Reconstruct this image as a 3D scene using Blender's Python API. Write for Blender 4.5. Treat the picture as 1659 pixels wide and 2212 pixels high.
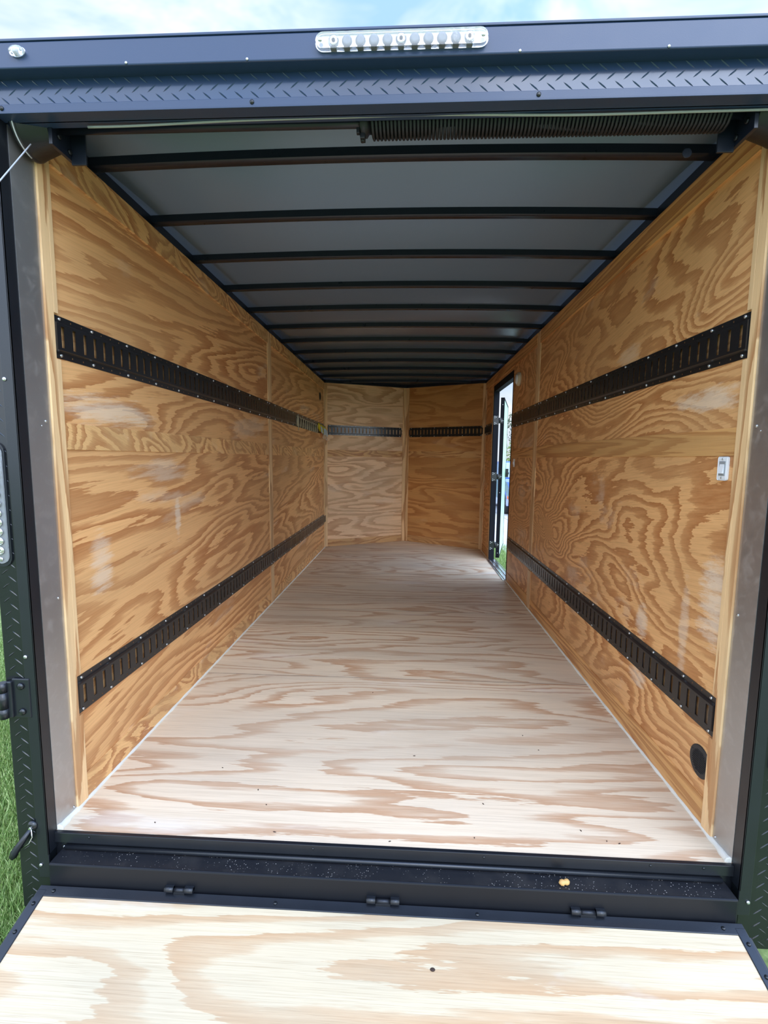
import bpy, bmesh, math, random
from mathutils import Vector, Matrix
random.seed(7)
PI = math.pi
for o in list(bpy.data.objects): bpy.data.objects.remove(o)
S = bpy.context.scene
COL = S.collection

# ---------------------------------------------------------------- camera
R_ = Vector((0.99869238, 0.05010631, 0.01014328))
U_ = Vector((-0.01562826, 0.11031952, 0.99377329))
F_ = Vector((-0.04867531, 0.99263234, -0.11095834))
cd = bpy.data.cameras.new('camera'); cam = bpy.data.objects.new('camera', cd); COL.objects.link(cam)
m = Matrix((R_, U_, -F_)).transposed().to_4x4(); m.translation = Vector((0.0581, -1.3241, 1.1612))
cam.matrix_world = m
cd.sensor_fit = 'HORIZONTAL'; cd.sensor_width = 36.0; cd.lens = 36.0 * 1037.82 / 1659.0
cd.clip_start = 0.02; cd.clip_end = 500
S.camera = cam

# ---------------------------------------------------------------- view, sky
S.view_settings.view_transform = 'Standard'; S.view_settings.look = 'None'
S.view_settings.exposure = 1.0; S.view_settings.gamma = 1.0
S.view_settings.use_curve_mapping = False

class NT:
    """small helper around a node tree"""
    def __init__(s, tree): s.t = tree; s.n = tree.nodes; s.l = tree.links
    def add(s, typ, **kw):
        nd = s.n.new(typ)
        for k, v in kw.items(): setattr(nd, k, v)
        return nd
    def put(s, nd, key, v):
        if v is None: return
        if isinstance(v, bpy.types.NodeSocket): s.l.new(v, nd.inputs[key])
        else: nd.inputs[key].default_value = v
    def math(s, op, a, b=None, c=None, clamp=False):
        nd = s.add('ShaderNodeMath', operation=op); nd.use_clamp = clamp
        s.put(nd, 0, a); s.put(nd, 1, b); s.put(nd, 2, c); return nd.outputs[0]
    def noise(s, vec, scale, detail=2.0, rough=0.5, dist=0.0):
        nd = s.add('ShaderNodeTexNoise'); s.put(nd, 'Vector', vec)
        nd.inputs['Scale'].default_value = scale; nd.inputs['Detail'].default_value = detail
        nd.inputs['Roughness'].default_value = rough; nd.inputs['Distortion'].default_value = dist
        return nd.outputs[0]
    def mapping(s, vec, scale=(1, 1, 1), loc=(0, 0, 0), rot=(0, 0, 0)):
        nd = s.add('ShaderNodeMapping'); s.put(nd, 'Vector', vec)
        nd.inputs['Scale'].default_value = scale; nd.inputs['Location'].default_value = loc
        nd.inputs['Rotation'].default_value = rot; return nd.outputs[0]
    def ramp(s, fac, stops, interp='LINEAR'):
        nd = s.add('ShaderNodeValToRGB'); s.put(nd, 0, fac); cr = nd.color_ramp; cr.interpolation = interp
        while len(cr.elements) < len(stops): cr.elements.new(0.5)
        for e, (p, c) in zip(cr.elements, stops):
            e.position = p; e.color = (c, c, c, 1) if isinstance(c, (int, float)) else tuple(c) + (1,)
        return nd.outputs[0]
    def mix(s, fac, a, b, mode='MIX'):
        nd = s.add('ShaderNodeMix', data_type='RGBA', blend_type=mode)
        s.put(nd, 0, fac)
        for i, v in ((6, a), (7, b)):
            if isinstance(v, bpy.types.NodeSocket): s.l.new(v, nd.inputs[i])
            else: nd.inputs[i].default_value = tuple(v) + (1,)
        return nd.outputs[2]

W = bpy.data.worlds.new('sky'); S.world = W; W.use_nodes = True
w = NT(W.node_tree); w.n.clear()
tc = w.add('ShaderNodeTexCoord').outputs['Generated']
sp = w.add('ShaderNodeSeparateXYZ'); w.l.new(tc, sp.inputs[0])
cl = w.noise(w.mapping(tc, (1.3, 1.0, 2.6), (0.3, 0.2, 0.1)), 1.9, 5.0, 0.55, 0.6)
clm = w.ramp(cl, [(0.42, 0.0), (0.60, 1.0)])
blue = w.ramp(sp.outputs[2], [(0.0, (0.50, 0.66, 0.86)), (0.35, (0.40, 0.60, 0.92)), (1.0, (0.26, 0.48, 1.0))])
sky = w.mix(w.math('MULTIPLY', clm, 0.82), blue, (0.98, 0.97, 0.96))
lum = w.ramp(sp.outputs[2], [(0.0, 0.62), (0.3, 0.66), (0.8, 1.0)])     # cloudy sky: brightest overhead
sky = w.mix(1.0, sky, lum, 'MULTIPLY')
side = w.ramp(w.math('MULTIPLY_ADD', sp.outputs[1], 0.5, 0.5), [(0.15, 1.25), (0.5, 0.95), (0.8, 0.44)])   # the veiled sun stands behind the camera
sky = w.mix(1.0, sky, side, 'MULTIPLY')
sky = w.mix(1.0, sky, w.ramp(w.math('MULTIPLY_ADD', sp.outputs[0], 0.5, 0.5), [(0.5, 0.67), (0.95, 1.0)]), 'MULTIPLY')
bg = w.add('ShaderNodeBackground'); w.l.new(sky, bg.inputs[0]); bg.inputs[1].default_value = 2.75
ow = w.add('ShaderNodeOutputWorld'); w.l.new(bg.outputs[0], ow.inputs[0])

sl = bpy.data.lights.new('sun', 'SUN'); sun = bpy.data.objects.new('sun', sl); COL.objects.link(sun)
sl.energy = 0.6; sl.angle = math.radians(35); sl.color = (1.0, 0.96, 0.9)
sun.rotation_euler = (math.radians(48), 0, math.radians(28))     # from behind the camera, high, veiled by cloud

S.cycles.max_bounces = 14; S.cycles.diffuse_bounces = 9

# ---------------------------------------------------------------- materials
def srgb(r, g, b):
    f = lambda v: (v / 255 / 12.92) if v / 255 <= 0.04045 else ((v / 255 + 0.055) / 1.055) ** 2.4
    return (f(r), f(g), f(b))
MATS = {}
def base_mat(name):
    mt = bpy.data.materials.new(name); mt.use_nodes = True
    t = NT(mt.node_tree); p = t.n['Principled BSDF']; MATS[name] = mt
    return mt, t, p
def simple(name, col, rough=0.5, metal=0.0, bump=0.0, bscale=200, var=0.06, **kw):
    mt, t, p = base_mat(name)
    co = t.add('ShaderNodeTexCoord').outputs['Object']
    n = t.noise(co, 9.0, 4.0, 0.6)
    c2 = tuple(min(1, c * (1 + var * 3)) for c in col); c1 = tuple(c * (1 - var * 3) for c in col)
    t.l.new(t.mix(n, c1, c2), p.inputs['Base Color'])
    t.l.new(t.math('MULTIPLY_ADD', n, 0.16 if var > 0 else 0.0, rough - (0.08 if var > 0 else 0.0), clamp=True), p.inputs['Roughness'])
    p.inputs['Metallic'].default_value = metal
    for k, v in kw.items(): p.inputs[k].default_value = v
    if bump:
        b = t.add('ShaderNodeBump'); b.inputs['Distance'].default_value = 0.001; b.inputs['Strength'].default_value = bump
        t.l.new(t.noise(co, bscale, 2.0), b.inputs['Height']); t.l.new(b.outputs[0], p.inputs['Normal'])
    return mt

def plywood(name, light, dark, u=1, v=2, K=9.0, su=0.55, sv=2.2, seam=None, seed=0.0, worn=0.35, wornc=(0.78, 0.66, 0.52), duty=0.5, warp=0.3, rough=0.45, spots=(), rag=0.06, tilt=0.0):
    """rotary cut pine: contour bands of a stretched height field. u = axis along the grain, v = axis across it"""
    mt, t, p = base_mat(name)
    co = t.add('ShaderNodeTexCoord').outputs['Object']
    s = t.add('ShaderNodeSeparateXYZ'); t.l.new(co, s.inputs[0])
    U, Vv = s.outputs[u], s.outputs[v]
    off = None
    if seam:                                    # a new sheet of plywood beyond each joint
        off = seed
        for ax, pos, amt in seam:
            off = t.math('ADD', t.math('MULTIPLY', t.math('GREATER_THAN', s.outputs[ax], pos), amt), off)
    cb = t.add('ShaderNodeCombineXYZ'); t.l.new(t.math('MULTIPLY', U, su), cb.inputs[0])
    t.l.new(t.math('MULTIPLY', t.math('MULTIPLY_ADD', U, tilt, Vv), sv), cb.inputs[1])
    if off is None: cb.inputs[2].default_value = seed
    else: t.l.new(off, cb.inputs[2])
    vec = cb.outputs[0]
    big = t.noise(vec, 1.0, 1.5, 0.45, warp)
    # ragged latewood edges: fine streaks along the grain
    fine = t.noise(t.mapping(vec, (8, 20, 1)), 1.0, 4.0, 0.65)
    mid = t.noise(t.mapping(vec, (2.6, 3.0, 1)), 1.0, 2.0, 0.5)
    h = t.math('MULTIPLY', big, K)
    h = t.math('MULTIPLY_ADD', mid, K * 0.11, h)
    h = t.math('MULTIPLY_ADD', fine, K * rag, h)
    fr = t.math('FRACT', h)
    d = duty
    band = t.ramp(fr, [(0.0, 0.0), (1 - d - 0.10, 0.03), (1 - d + 0.02, 0.62), (0.90, 1.0), (0.96, 0.9), (0.985, 0.0)])
    streak = t.noise(t.mapping(vec, (3.5, 90, 1)), 1.0, 2.0, 0.6)
    wide = t.noise(t.mapping(vec, (1.4, 1.2, 1), (3, 7, 2)), 1.0, 3.0, 0.55)
    mod = t.ramp(wide, [(0.35, 0.55), (0.62, 1.0)])
    bandm = t.math('MULTIPLY', band, mod)
    col = t.mix(bandm, light, dark)
    tone = t.ramp(wide, [(0.3, (0.84, 0.84, 0.84)), (0.7, (1.1, 1.07, 1.02))])
    col = t.mix(1.0, col, tone, 'MULTIPLY')
    pore = t.noise(t.mapping(vec, (14, 260, 1)), 1.0, 1.0)
    col = t.mix(0.5, col, t.ramp(pore, [(0.32, (0.72, 0.66, 0.6)), (0.42, (1, 1, 1))]), 'MULTIPLY')
    st = t.ramp(streak, [(0.3, (0.86, 0.84, 0.81)), (0.6, (1.03, 1.03, 1.03))])
    col = t.mix(0.6, col, st, 'MULTIPLY')
    if worn:                                    # pale sanded and filled patches
        wn = t.noise(t.mapping(vec, (1.5, 1.1, 1), (9, 1, 5)), 1.6, 5.0, 0.62)
        wm = t.ramp(wn, [(0.60, 0.0), (0.68, worn)])
        col = t.mix(wm, col, wornc)
    for (su_, sv_, ru, rv, amt) in spots:       # the few filled scars one can point at
        a = t.math('POWER', t.math('DIVIDE', t.math('SUBTRACT', U, su_), ru), 2.0)
        b = t.math('POWER', t.math('DIVIDE', t.math('SUBTRACT', Vv, sv_), rv), 2.0)
        r = t.math('MULTIPLY_ADD', t.math('SUBTRACT', t.noise(t.mapping(vec, (9, 16, 1)), 1.0, 6.0, 0.75), 0.5), 4.5, t.math('ADD', a, b))
        mk = t.ramp(r, [(0.1, amt), (1.0, 0.0)])
        col = t.mix(mk, col, (0.86, 0.76, 0.62))
    # pin knots and dark specks
    vo = t.add('ShaderNodeTexVoronoi'); vo.feature = 'DISTANCE_TO_EDGE' if False else 'F1'
    t.l.new(t.mapping(vec, (2.5, 1.6, 1), (0.4, 0.9, 0)), vo.inputs['Vector']); vo.inputs['Scale'].default_value = 1.7
    kn = t.ramp(vo.outputs['Distance'], [(0.008, 0.8), (0.02, 0.0)])
    col = t.mix(kn, col, srgb(70, 40, 25))
    t.l.new(col, p.inputs['Base Color'])
    p.inputs['Roughness'].default_value = rough
    p.inputs['Specular IOR Level'].default_value = 0.35
    b = t.add('ShaderNodeBump'); b.inputs['Distance'].default_value = 0.0006; b.inputs['Strength'].default_value = 0.5
    t.l.new(t.math('ADD', streak, t.math('MULTIPLY', bandm, 0.6)), b.inputs['Height']); t.l.new(b.outputs[0], p.inputs['Normal'])
    return mt

WL, WD = srgb(232, 180, 124), srgb(180, 120, 72)
plywood('wall_plywood_left', WL, WD, 1, 2, K=19, su=0.42, sv=2.4, tilt=-0.08, seam=((1, 2.37, 7.3), (2, 1.22, 3.7)), seed=1.3,
        spots=((0.86, 0.87, 0.030, 0.10, 0.5), (0.29, 0.78, 0.07, 0.12, 0.42), (0.75, 1.10, 0.25, 0.05, 0.35), (0.40, 1.32, 0.30, 0.06, 0.5)))
plywood('wall_plywood_right', WL, WD, 1, 2, K=22, su=0.75, sv=1.7, tilt=0.12, seam=((1, 2.35, 5.1), (2, 1.22, 4.4)), seed=22.7, warp=0.9,
        spots=((0.17, 0.72, 0.10, 0.16, 0.55), (0.33, 0.60, 0.03, 0.20, 0.35), (0.62, 0.52, 0.05, 0.08, 0.5), (0.62, 0.28, 0.08, 0.05, 0.5), (0.30, 1.36, 0.20, 0.04, 0.5), (0.5, 1.23, 0.05, 0.03, 0.5), (0.9, 1.62, 0.12, 0.05, 0.3)))
plywood('nose_plywood_left', srgb(240, 200, 156), srgb(196, 146, 104), 0, 2, K=12, su=0.8, sv=3.0, seam=((2, 1.27, 3.7),), seed=44.7, worn=0.2)
plywood('nose_plywood_right', srgb(210, 154, 94), srgb(180, 120, 68), 0, 2, K=10, su=0.8, sv=3.0, seam=((2, 1.22, 2.7),), seed=64.7, worn=0.1)
plywood('batten_upright', srgb(238, 202, 154), srgb(178, 124, 78), 2, 1, K=5, su=0.8, sv=9, seed=3.1, worn=0.0, duty=0.35)
plywood('batten_upright_nose', srgb(234, 194, 144), srgb(176, 124, 78), 2, 0, K=5, su=0.8, sv=9, seed=8.1, worn=0.0, duty=0.35)
plywood('batten_level', srgb(234, 188, 130), srgb(180, 122, 76), 1, 2, K=13, su=2.4, sv=5, tilt=0.3, seam=((2, 1.0, 3.7), (1, 2.37, 9.2)), seed=5.6, worn=0.2)
plywood('batten_level_right', srgb(222, 172, 112), srgb(176, 118, 70), 1, 2, K=13, su=0.35, sv=8, seam=((2, 1.0, 3.7), (2, 1.9, 4.2)), seed=15.2, worn=0.1, wornc=(0.85, 0.74, 0.6))
plywood('batten_nose', srgb(216, 168, 112), srgb(168, 112, 68), 0, 2, K=9, su=1.6, sv=6, seed=25.2, worn=0.1)
plywood('floor_plywood', srgb(228, 211, 186), srgb(194, 156, 124), 0, 1, K=14, su=0.45, sv=2.5, seam=((1, 1.11, 5.3), (1, 2.25, 4.9), (1, 3.44, 6.1)), seed=2.4,
        worn=0.25, wornc=(0.84, 0.80, 0.74), warp=0.45, rough=0.5, duty=0.33)
plywood('ramp_plywood', srgb(206, 190, 160), srgb(184, 146, 106), 0, 1, K=11, su=0.6, sv=3.2, seed=31.4, worn=0.3, wornc=(0.60, 0.59, 0.54), warp=0.5, rough=0.55, duty=0.45)

simple('black_paint', (0.008, 0.010, 0.014), 0.36, 0.0, 0.15, 400, **{'Coat Weight': 0.2, 'Coat Roughness': 0.15})
simple('black_plate', (0.006, 0.008, 0.010), 0.28, 0.0, **{'Coat Weight': 0.25, 'Coat Roughness': 0.08})
simple('header_blue_cast', (0.022, 0.046, 0.105), 0.38, 0.0, 0.1, 400, var=0.02, **{'Coat Weight': 0.1, 'Coat Roughness': 0.2, 'Specular IOR Level': 0.5})  # black paint, with the blue cast of sky glare put into its colour
simple('header_plate_blue_cast', (0.020, 0.043, 0.10), 0.22, 0.0, var=0.02, **{'Coat Weight': 0.3, 'Coat Roughness': 0.06, 'Specular IOR Level': 0.6})  # black tread plate; the same blue glare is painted into its base colour
simple('beam_paint', (0.006, 0.007, 0.010), 0.42, **{'Specular IOR Level': 0.35})
simple('jamb_paint', (0.006, 0.007, 0.012), 0.75, var=0.0, **{'Specular IOR Level': 0.2})
simple('steel_cable', (0.62, 0.66, 0.7), 0.5, 0.2)
simple('black_bow', (0.010, 0.014, 0.026), 0.30)
simple('track_paint', (0.010, 0.011, 0.013), 0.33, **{'Coat Weight': 0.3, 'Coat Roughness': 0.15})
simple('ceiling_panel', (0.12, 0.155, 0.215), 0.27, 0.2, var=0.0)
simple('spring_steel', (0.03, 0.033, 0.04), 0.4, 0.6)
simple('chrome', (0.75, 0.77, 0.8), 0.18, 1.0, var=0.02)
simple('zinc_screw', (0.62, 0.64, 0.66), 0.3, 1.0, var=0.02)
simple('caulk', srgb(226, 224, 212), 0.55)
simple('white_plastic', srgb(236, 240, 244), 0.35, var=0.01)
simple('grey_plastic', srgb(150, 156, 162), 0.35, var=0.01)
simple('cream_plastic', srgb(215, 198, 168), 0.45, var=0.01)
simple('black_plastic', (0.024, 0.024, 0.026), 0.5)
simple('dark_hole', (0.004, 0.003, 0.003), 0.9)
simple('seal_rubber', srgb(150, 158, 156), 0.5)
simple('aluminium', (0.66, 0.68, 0.7), 0.28, 1.0, var=0.03)
simple('door_skin_green_cast', srgb(190, 232, 196), 0.3, var=0.02)  # white leaf face; the green it reflects is painted into the colour
simple('grey_cord', srgb(175, 168, 145), 0.8)
simple('white_cord', srgb(225, 220, 205), 0.7)
simple('orange_web', srgb(190, 100, 50), 0.7)
simple('yellow_web', srgb(215, 195, 40), 0.6)
simple('pale_tag', srgb(190, 205, 215), 0.6)
simple('car_blue', srgb(20, 90, 200), 0.2, 0.2, **{'Coat Weight': 1.0, 'Coat Roughness': 0.04})
simple('car_glass', srgb(150, 175, 210), 0.08, 0.6)
simple('tyre', (0.012, 0.012, 0.013), 0.7)
simple('orange_lens', srgb(255, 110, 40), 0.3)
simple('bark', srgb(80, 64, 50), 0.9)
simple('leaf_dark', srgb(44, 66, 30), 0.7)
simple('leaf_light', srgb(110, 130, 50), 0.7)
simple('pole_wood', srgb(120, 110, 100), 0.8)
simple('nut_tan', srgb(205, 160, 96), 0.6)
simple('chip_brown', srgb(62, 46, 38), 0.9)
simple('rust_wood_edge', srgb(170, 120, 70), 0.6)

# brushed stainless jamb with hazy smears
mt, t, p = base_mat('jamb_steel')
co = t.add('ShaderNodeTexCoord').outputs['Object']
sm = t.noise(co, 26.0, 5.0, 0.65, 0.5)
smk = t.ramp(sm, [(0.50, 0.0), (0.72, 1.0)])
br = t.noise(t.mapping(co, (1, 220, 2)), 1.0, 2.0)
t.l.new(t.mix(t.math('MULTIPLY', smk, 0.30), (0.50, 0.50, 0.50), (0.75, 0.75, 0.74)), p.inputs['Base Color'])
p.inputs['Metallic'].default_value = 0.85
t.l.new(t.math('ADD', t.math('MULTIPLY', smk, 0.15), t.math('MULTIPLY_ADD', br, 0.08, 0.30)), p.inputs['Roughness'])

# dusty ledge paint: black with pale grit
mt, t, p = base_mat('dusty_black')
co = t.add('ShaderNodeTexCoord').outputs['Object']
vo = t.add('ShaderNodeTexVoronoi'); t.l.new(co, vo.inputs['Vector']); vo.inputs['Scale'].default_value = 130
gm = t.math('MULTIPLY', t.ramp(vo.outputs['Distance'], [(0.10, 1.0), (0.2, 0.0)]), t.ramp(t.noise(co, 12.0, 3.0), [(0.42, 0.0), (0.60, 1.0)]))
dn = t.noise(co, 16.0, 4.0)
c0 = t.mix(t.ramp(dn, [(0.45, 0.0), (0.75, 0.5)]), (0.010, 0.011, 0.014), (0.035, 0.033, 0.032))
t.l.new(t.mix(gm, c0, (0.35, 0.33, 0.30)), p.inputs['Base Color']); p.inputs['Roughness'].default_value = 0.38

# clear polycarbonate lens
mt, t, p = base_mat('clear_lens')
p.inputs['Base Color'].default_value = (0.95, 0.97, 1, 1); p.inputs['Roughness'].default_value = 0.05
p.inputs['Transmission Weight'].default_value = 0.85; p.inputs['IOR'].default_value = 1.45
n_ = t.noise(t.add('ShaderNodeTexCoord').outputs['Object'], 60.0, 2.0)
b = t.add('ShaderNodeBump'); b.inputs['Distance'].default_value = 0.0006; t.l.new(n_, b.inputs['Height']); t.l.new(b.outputs[0], p.inputs['Normal'])

# lawn and concrete
mt, t, p = base_mat('lawn')
co = t.add('ShaderNodeTexCoord').outputs['Object']
n1 = t.noise(co, 14.0, 6.0, 0.7); n2 = t.noise(co, 0.7, 3.0)
c = t.ramp(n1, [(0.3, srgb(72, 88, 46)), (0.5, srgb(106, 126, 70)), (0.7, srgb(156, 168, 110))])
c = t.mix(1.0, c, t.ramp(n2, [(0.3, (0.85, 0.85, 0.85)), (0.7, (1.1, 1.1, 1.0))]), 'MULTIPLY')
t.l.new(c, p.inputs['Base Color']); p.inputs['Roughness'].default_value = 0.85
mt, t, p = base_mat('grass_blade')
inf = t.add('ShaderNodeTexCoord').outputs['Object']
c = t.ramp(t.noise(inf, 60.0, 2.0), [(0.3, srgb(84, 118, 54)), (0.5, srgb(130, 164, 88)), (0.7, srgb(196, 210, 150))])
t.l.new(c, p.inputs['Base Color']); p.inputs['Roughness'].default_value = 0.55
mt, t, p = base_mat('concrete')
co = t.add('ShaderNodeTexCoord').outputs['Object']
bk = t.add('ShaderNodeTexBrick'); t.l.new(co, bk.inputs['Vector']); bk.offset = 0.0
bk.inputs['Scale'].default_value = 1.0; bk.inputs['Brick Width'].default_value = 3.0; bk.inputs['Row Height'].default_value = 1.5
bk.inputs['Mortar Size'].default_value = 0.012
bk.inputs['Color1'].default_value = srgb(205, 205, 200) + (1,); bk.inputs['Color2'].default_value = srgb(196, 197, 194) + (1,); bk.inputs['Mortar'].default_value = srgb(110, 110, 108) + (1,)
t.l.new(t.mix(1.0, bk.outputs[0], t.ramp(t.noise(co, 5.0, 5.0), [(0.3, 0.9), (0.7, 1.05)]), 'MULTIPLY'), p.inputs['Base Color']); p.inputs['Roughness'].default_value = 0.8

# ---------------------------------------------------------------- mesh helpers
def wloc(o):
    v = Vector((0, 0, 0))
    while o: v = v + Vector(o.location); o = o.parent
    return v
class MB:
    def __init__(s): s.v = []; s.f = []; s.sm = set()
    def verts(s, vs): n = len(s.v); s.v += [tuple(x) for x in vs]; return n
    def face(s, idx, smooth=False):
        if smooth: s.sm.add(len(s.f))
        s.f.append(tuple(idx))
    def quad(s, a, b, c, d): n = s.verts((a, b, c, d)); s.face((n, n + 1, n + 2, n + 3)); return s
    def box(s, x0, x1, y0, y1, z0, z1, c=0.0):
        """box, with an optional chamfer c on its edges"""
        if x0 > x1: x0, x1 = x1, x0
        if y0 > y1: y0, y1 = y1, y0
        if z0 > z1: z0, z1 = z1, z0
        if not c:
            n = s.verts([(x, y, z) for x in (x0, x1) for y in (y0, y1) for z in (z0, z1)])
            for q in ((0, 1, 3, 2), (4, 6, 7, 5), (0, 4, 5, 1), (2, 3, 7, 6), (0, 2, 6, 4), (1, 5, 7, 3)): s.face([n + i for i in q])
            return s
        bm = bmesh.new(); bmesh.ops.create_cube(bm, size=1.0)
        for v in bm.verts: v.co = Vector(((x0 + x1) / 2 + v.co.x * (x1 - x0), (y0 + y1) / 2 + v.co.y * (y1 - y0), (z0 + z1) / 2 + v.co.z * (z1 - z0)))
        bmesh.ops.bevel(bm, geom=list(bm.edges), offset=c, segments=2, affect='EDGES', profile=0.5)
        s.bm(bm); return s
    def bm(s, bm, smooth=False):
        bm.verts.ensure_lookup_table(); n = s.verts([v.co for v in bm.verts])
        for v_i, v in enumerate(bm.verts): v.index = v_i
        for f in bm.faces: s.face([n + v.index for v in f.verts], smooth)
        bm.free(); return s
    def tube(s, pts, r, seg=8, closed=False, caps=True):
        pts = [Vector(q) for q in pts]; N = len(pts); rings = []
        rr = r if isinstance(r, (list, tuple)) else [r] * N
        t0 = (pts[1] - pts[0]).normalized(); up = Vector((0, 0, 1)) if abs(t0.z) < 0.9 else Vector((1, 0, 0))
        nx = t0.cross(up).normalized()
        for i in range(N):
            a = pts[i - 1] if (i > 0 or closed) else pts[i]; b = pts[(i + 1) % N] if (i < N - 1 or closed) else pts[i]
            tt = (b - a).normalized(); nx = (nx - tt * nx.dot(tt)).normalized(); ny = tt.cross(nx)
            rings.append(s.verts([pts[i] + nx * math.cos(2 * PI * k / seg) * rr[i] + ny * math.sin(2 * PI * k / seg) * rr[i] for k in range(seg)]))
        for i in range(N if closed else N - 1):
            a, b = rings[i], rings[(i + 1) % N]
            for k in range(seg): s.face((a + k, a + (k + 1) % seg, b + (k + 1) % seg, b + k), True)
        if caps and not closed:
            s.face([rings[0] + k for k in range(seg)][::-1]); s.face([rings[-1] + k for k in range(seg)])
        return s
    def prism(s, poly, ax, a, b):
        """polygon in the plane across axis ax, extruded from a to b"""
        def P(q, h):
            l = list(q); l.insert(ax, h); return tuple(l)
        k = len(poly); n = s.verts([P(q, a) for q in poly] + [P(q, b) for q in poly])
        s.face([n + i for i in range(k)][::-1]); s.face([n + k + i for i in range(k)])
        for i in range(k): j = (i + 1) % k; s.face((n + i, n + j, n + k + j, n + k + i))
        return s
    def lathe(s, prof, c=(0, 0, 0), axis=2, seg=24, sx=1.0, sy=1.0):
        """prof = [(radius, height)], about the axis"""
        rings = []
        for (r, h) in prof:
            vs = []
            for k in range(seg):
                a = 2 * PI * k / seg; q = [r * math.cos(a) * sx, r * math.sin(a) * sy]; q.insert(axis, h)
                vs.append((q[0] + c[0], q[1] + c[1], q[2] + c[2]))
            rings.append(s.verts(vs))
        for a, b in zip(rings, rings[1:]):
            for k in range(seg): s.face((a + k, a + (k + 1) % seg, b + (k + 1) % seg, b + k), True)
        s.face([rings[0] + k for k in range(seg)][::-1]); s.face([rings[-1] + k for k in range(seg)])
        return s
    def build(s, name, mat, parent=None, local=False, autosmooth=True):
        me = bpy.data.meshes.new(name)
        o_ = Vector((0, 0, 0)) if (local or not parent) else wloc(parent)
        me.from_pydata([tuple(Vector(v) - o_) for v in s.v], [], s.f); me.update()
        bm = bmesh.new(); bm.from_mesh(me); bmesh.ops.recalc_face_normals(bm, faces=bm.faces); bm.to_mesh(me); bm.free()
        for i in s.sm:
            if i < len(me.polygons): me.polygons[i].use_smooth = True
        me.materials.append(MATS[mat])
        o = bpy.data.objects.new(name, me); COL.objects.link(o)
        if parent: o.parent = parent
        return o
def tag(o, label, cat, group=None, kind=None):
    o['label'] = label; o['category'] = cat
    if group: o['group'] = group
    if kind: o['kind'] = kind
    return o
def thing(name, label, cat, loc=(0, 0, 0), rz=0.0, group=None):
    o = bpy.data.objects.new(name, None); COL.objects.link(o); o.location = loc; o.rotation_euler = (0, 0, rz); o.empty_display_size = 0.05
    return tag(o, label, cat, group)
def struct(o): o['kind'] = 'structure'; return o
def rep(src, parent, loc):
    """another piece of the same kind: shared mesh"""
    c = src.copy(); COL.objects.link(c); c.parent = parent; c.location = loc; return c
def screw_mb(r=0.0055, axis=(0, -1, 0)):
    """pan head with a cross recess, head pointing along local -Y"""
    mb = MB(); mb.lathe([(r, 0.0), (r * 0.98, -r * 0.28), (r * 0.75, -r * 0.55), (r * 0.35, -r * 0.68)], axis=1, seg=12)
    mb.box(-r * 0.5, r * 0.5, -r * 0.74, -r * 0.6, -r * 0.09, r * 0.09); mb.box(-r * 0.09, r * 0.09, -r * 0.74, -r * 0.6, -r * 0.5, r * 0.5)
    return mb

# ---------------------------------------------------------------- dimensions
w_ = 1.016; OW = 1.113; ZC = 2.102; YN = 4.853; AX, AY = 0.0185, 5.43
GZ = -0.62
ZP = 2.140                                       # ceiling sheet at the sides, crowned to the middle
def crown(x): return 0.016 * (1 - (x / w_) ** 2)

# ---------------------------------------------------------------- ground
g = MB()
for i in range(24):
    for j in range(24):
        x0, y0 = -60 + i * 5, -40 + j * 5
        g.quad((x0, y0, GZ), (x0 + 5, y0, GZ), (x0 + 5, y0 + 5, GZ), (x0, y0 + 5, GZ))
struct(g.build('lawn', 'lawn'))
d = MB(); d.box(1.95, 9.0, 6.0, 40.0, GZ - 0.05, GZ + 0.02)
struct(d.build('driveway', 'concrete'))

# ---------------------------------------------------------------- trailer shell
f = MB()
f.prism([(-w_, 0), (w_, 0), (w_, YN), (AX, AY), (-w_, YN)], 2, -0.03, 0.0)
floor = struct(f.build('floor', 'floor_plywood'))
for n, yy in enumerate((1.11, 2.255, 3.44)):
    MB().box(-w_ + 0.012, w_ - 0.012, yy - 0.0009, yy + 0.0009, -0.001, 0.0005).build('sheet_joint', 'chip_brown', floor)
for sx in (-1, 1):                               # caulk bead in both floor corners, fatter by the sill
    pts = []; rr = []
    for i in range(90):
        y = 0.002 + (YN - 0.01) * (i / 89) ** 1.5
        pts.append((sx * (w_ - 0.003 + 0.0012 * math.sin(i * 1.7)), y, 0.0005)); rr.append(0.0075 + 0.008 * math.exp(-y / 0.06) + 0.0012 * math.sin(i * 2.3))
    MB().tube(pts, rr, 8).build('caulk_bead', 'caulk', floor)

def wall_poly(extra=()): return [(0.0, -0.03), (YN, -0.03), (YN, ZC), (0.0, ZC)]
wl = struct(MB().prism(wall_poly(), 0, -OW, -w_).build('wall_left', 'wall_plywood_left'))
DY0, DY1, DZ = 3.255, 4.245, 1.945
wr = struct(MB().prism([(0.0, -0.03), (DY0, -0.03), (DY0, DZ), (DY1, DZ), (DY1, -0.03), (YN, -0.03), (YN, ZC), (0.0, ZC)], 0, w_, 1.071).build('wall_right', 'wall_plywood_right'))

def nose(sx):
    a = Vector((sx * w_, YN, 0)); b = Vector((AX, AY, 0)); n = Vector((b - a)).normalized(); out = Vector((sx * abs(n.y), abs(n.x), 0)) * 0.09
    mb = MB(); poly = [(a.x, a.y), (b.x, b.y), (b.x + out.x * 0.0, b.y + 0.10), (a.x + out.x, a.y + out.y)]
    mb.prism(poly, 2, -0.03, ZC + 0.05)
    return struct(mb.build('wall_front_left' if sx < 0 else 'wall_front_right', 'nose_plywood_left' if sx < 0 else 'nose_plywood_right'))
nl, nr = nose(-1), nose(1)

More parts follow.
